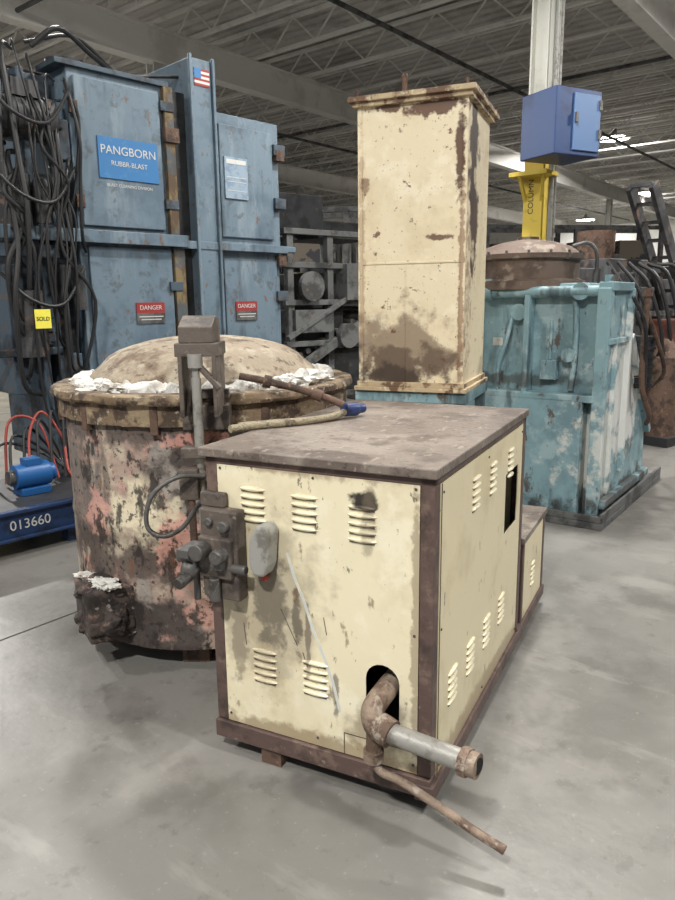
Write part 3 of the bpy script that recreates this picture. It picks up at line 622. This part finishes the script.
# ---------------------------------------------------------------- teal machine (corner at origin; +x right-back, +y left-back)
g = grp('teal_tumbler_machine', 1.82, 4.77)
g.rotation_euler = (0, 0, math.atan2(.807, .59))
pt = Part(g, 'base_pan', M_machgrey, bevel=.006); pt.box(-.02, 1.75, -.03, 1.6, .0, .05).box(-.02, 1.75, -.03, -.01, .05, .12).box(-.02, 0, -.03, 1.6, .05, .10).done()
pt = Part(g, 'body', M_teal2, bevel=.01)
pt.box(.20, .62, .10, 1.55, .05, 1.66).box(.62, 1.3, .10, 1.45, .05, .85).box(.24, .9, .25, 1.4, 1.60, 1.70)
pt.prism([(.08, .05), (1.42, .05), (1.35, .55), (1.0, 1.0), (.66, 1.3), (.60, 1.66), (.28, 1.66), (.08, 1.45)], 'y', .05, .11)
pt.box(.05, .21, .18, 1.5, .05, .90)
pt.done()
pt = Part(g, 'edge_ribs', M_teal2, bevel=.006)
pt.box(.06, .11, .03, .12, .05, 1.66).box(.15, .23, .10, 1.55, 1.60, 1.68).box(.08, .21, .60, .64, .9, 1.62).box(.08, .21, 1.05, 1.09, .9, 1.62).box(.05, .23, .1, 1.5, .88, .93)
pt.box(.57, .61, .01, .06, .3, 1.66).box(.08, .61, .02, .12, 1.64, 1.70).beam((.63, .03, 1.32), (1.38, .03, .5), .05, .05).box(.10, 1.4, .0, .05, .12, .18)
pt.box(.24, .28, .02, .05, .2, 1.3).box(.08, .60, .02, .05, 1.28, 1.32).done()
pt = Part(g, 'top_pipe', M_teal2, smooth=True); pt.cyl((.13, .12, 1.64), (.13, .95, 1.64), .040).cyl((.13, .08, 1.52), (.13, .08, 1.70), .05).cyl((.3, .10, 1.62), (.3, .10, 1.75), .045)
pt.cyl((.13, .70, 1.50), (.19, .70, 1.50), .06).cyl((.12, .32, 1.2), (.2, .32, 1.2), .05).box(.1, .2, .9, 1.0, 1.60, 1.74)
pt.cyl((.10, .25, 1.64), (.16, .25, 1.64), .06).cyl((.13, .90, 1.64), (.13, .97, 1.64), .055).tube([(.16, .30, 1.6), (.14, .28, 1.45), (.15, .28, 1.2), (.15, .30, .95)], .02).tube([(.16, .75, 1.5), (.12, .78, 1.3), (.15, .85, 1.1), (.16, .85, .9)], .016)
pt.cyl((.02, .85, .7), (.06, .85, .7), .09).cyl((.02, 1.2, .7), (.06, 1.2, .7), .06)
pt.done()
pt = Part(g, 'junction_box', M_teal, bevel=.006); pt.box(.12, .20, .40, .52, 1.02, 1.16).cyl((.16, .46, 1.16), (.16, .46, 1.45), .012).done()
pt = Part(g, 'warning_labels', M_white); pt.box(.194, .198, .84, .92, 1.25, 1.31).done()
Part(g, 'label_plate', M_machgrey).box(.196, .2, 1.15, 1.28, 1.1, 1.3).done()
pt = Part(g, 'tank_dome', M_tank, smooth=True)
cx, cy = .49, .79
pt.lathe([(.43, 1.66), (.43, 1.72), (.40, 1.73), (.385, 1.74), (.385, 1.87), (.42, 1.88), (.42, 1.915), (.385, 1.92), (.33, 1.97), (.2, 2.01), (.08, 2.03), (.08, 2.05), (.0, 2.05)], (cx, cy, 0), n=56); pt.done()
pt = Part(g, 'dome_bolts', M_machgrey, smooth=True)
for k in range(16):
    a = 2*pi*k/16; pt.cyl((cx+.402*cos(a), cy+.402*sin(a), 1.91), (cx+.402*cos(a), cy+.402*sin(a), 1.935), .010, n=6)
pt.tube([(.58, .3, 1.66), (.60, .3, 1.90), (.58, .36, 1.99), (.52, .46, 1.97)], .014).cyl((.5, .2, 1.66), (.5, .2, 1.82), .035).done()
pt = Part(g, 'rusty_standpipe', M_rust, smooth=True); pt.cyl((.74, -.04, 1.0), (.74, -.04, 1.66), .022).cyl((.74, -.04, 1.60), (.74, -.04, 1.63), .035).tube([(.74, -.04, 1.05), (.76, -.05, .9), (.9, -.08, .7), (1.1, -.02, .6)], .02).tube([(.74, -.04, 1.5), (1.0, -.10, 1.2), (1.2, -.10, 1.0), (1.5, .05, .85)], .016).done()
pt = Part(g, 'side_fittings', M_machdark, smooth=True); pt.cyl((.98, .02, .9), (.98, .02, 1.3), .08).box(.8, 1.3, .2, .9, .86, 1.55).tube([(.5, .0, 1.6), (.65, -.06, 1.4), (.75, -.06, 1.1), (.9, -.03, .9)], .014)
for k in range(6): pt.cyl((.98, .02, .92+k*.07), (.98, .02, .94+k*.07), .095)
pt.done()

x, y = bw(8.7, 3.85)
g = grp('blue_unit_heater', x+.05, y-.66, 27)
pt = Part(g, 'casing', M_boxblue, bevel=.01); pt.box(-.33, .33, -.27, .27, 3.12, 3.80).done()
pt = Part(g, 'door', mat('blue_door', c(84, 112, 152, 0), rough=.4), bevel=.006); pt.box(-.08, .31, -.285, -.27, 3.17, 3.75).done()
pt = Part(g, 'hinges', M_grey); pt.box(.28, .32, -.30, -.28, 3.3, 3.4).box(.28, .32, -.30, -.28, 3.6, 3.7).box(-.07, -.04, -.31, -.28, 3.45, 3.55).done()

# ---------------------------------------------------------------- dark machinery on the right
g = grp('foundry_shakeout_machine', 2.95, 8.3, 39)
pt = Part(g, 'housing', M_machmid, bevel=.012)
pt.box(-.5, 1.2, -.5, .5, .25, 1.4).box(-.4, .4, -.4, .5, 1.4, 2.0).box(.3, 1.3, -.3, .6, 1.3, 1.8).box(-.8, -.4, -.3, .2, .2, 1.9).box(-.5, 1.2, -.52, -.5, .0, .25)
pt.box(-.35, -.1, -.55, -.4, 1.5, 1.85).box(.0, .3, -.55, -.4, 1.45, 1.7).done()
pt = Part(g, 'inclined_conveyor', M_machmid, bevel=.006)
for yy in (-.6, -.35): pt.beam((1.1, yy, 1.3), (.0, yy, 2.75), .05, .14).beam((1.0, yy, 1.1), (.9, yy, 0), .06, .06)
for k in range(9): t = k/8; pt.beam((1.1-1.1*t, -.6, 1.3+1.45*t), (1.1-1.1*t, -.35, 1.3+1.45*t), .04, .04)
pt.done()
pt = Part(g, 'drums', M_rust, smooth=True); pt.cyl((.15, -.8, .1), (.15, -.8, .95), .17).cyl((.15, -.8, .95), (.15, -.8, 1.15), .17, .06).cyl((-.2, -.1, 1.9), (-.2, -.1, 2.3), .2).done()
pt = Part(g, 'collector_box', M_maroon, bevel=.01); pt.box(.30, .8, -.80, -.53, .75, 1.35).prism([(.35, .75), (.75, .75), (.62, .4), (.48, .4)], 'y', -.76, -.56).done()
pt = Part(g, 'frame_bars', M_machgrey, bevel=.004); pt.box(-.6, 1.2, -.56, -.52, 1.38, 1.44).box(-.6, 1.2, -.56, -.52, .7, .75).box(-.15, -.10, -.57, -.52, 0, 1.9).box(.5, .55, -.57, -.52, 0, 1.4).cyl((-.3, -.6, .9), (-.3, -.6, 1.2), .12).cyl((-.45, -.6, 1.5), (-.45, -.7, 1.5), .14).done()
pt = Part(g, 'drum_foot', M_machdark); pt.box(-.05, .35, -1.0, -.6, 0, .1).box(-.4, -.3, -.45, -.35, 0, .3).box(1.0, 1.1, -.45, -.35, 0, .3).done()
pt = Part(g, 'hoses', M_black, smooth=True)
for k in range(9): pt.tube([(-.7+.2*k, -.55, 1.95), (-.6+.2*k, -.75, 1.6+.05*k), (-.4+.18*k, -.85, 1.1), (-.3+.2*k, -.6, .8)], .02, n=8)
pt.done()
Part(g, 'white_label', M_white).box(.36, .58, -.99, -.98, .55, .95).cyl((.45, -.98, .0), (.45, -.98, .55), .02).done()

def rack(x, y, yaw, n=3):
    g = grp('pallet_rack', x, y, yaw)
    pt = Part(g, 'uprights', M_machgrey)
    for k in range(n+1):
        for yy in (0, 1.0): pt.box(k*2.4-.05, k*2.4+.05, yy-.05, yy+.05, 0, 3.4)
    for z in (1.1, 2.2, 3.3): pt.box(0, n*2.4, -.04, .04, z, z+.1).box(0, n*2.4, .96, 1.04, z, z+.1)
    pt.done()
    pt = Part(g, 'stored_goods', M_cardboard, bevel=.01)
    for k in range(n):
        for z in (0, 1.2, 2.3):
            for j in range(2):
                xx = k*2.4+.2+j*1.1; pt.box(xx, xx+random.uniform(.6, .95), .1, .9, z, z+random.uniform(.4, .85))
    pt.done()
rack(-4.5, 15.5, -10, 3); rack(3.8, 18.5, 10, 2)
for (x, y, w, d, h) in ((.6, 12.5, 1.6, 1.2, 2.2), (9.5, 22.5, 3, 1.6, 2.4), (12.5, 28, 3, 2, 2.2), (4.3, 12.5, 1.4, 1.4, 2.3), (7.2, 15.5, 2, 1.6, 2.2)):
    g = grp('storage_machine', x, y, 39)
    pt = Part(g, 'housing', M_machdark, bevel=.02); pt.box(-w/2, w/2, -d/2, d/2, 0, h*.6).box(-w*.3, w*.2, -d*.3, d*.3, h*.6, h).cyl((w*.3, 0, h*.6), (w*.3, 0, h*.95), .25).done()
    pt = Part(g, 'guards', M_machgrey); pt.box(-w/2, w/2, -d/2-.05, -d/2, h*.3, h*.35).box(-w/2, -w/2+.06, -d/2-.05, -d/2, 0, h*.7).done()
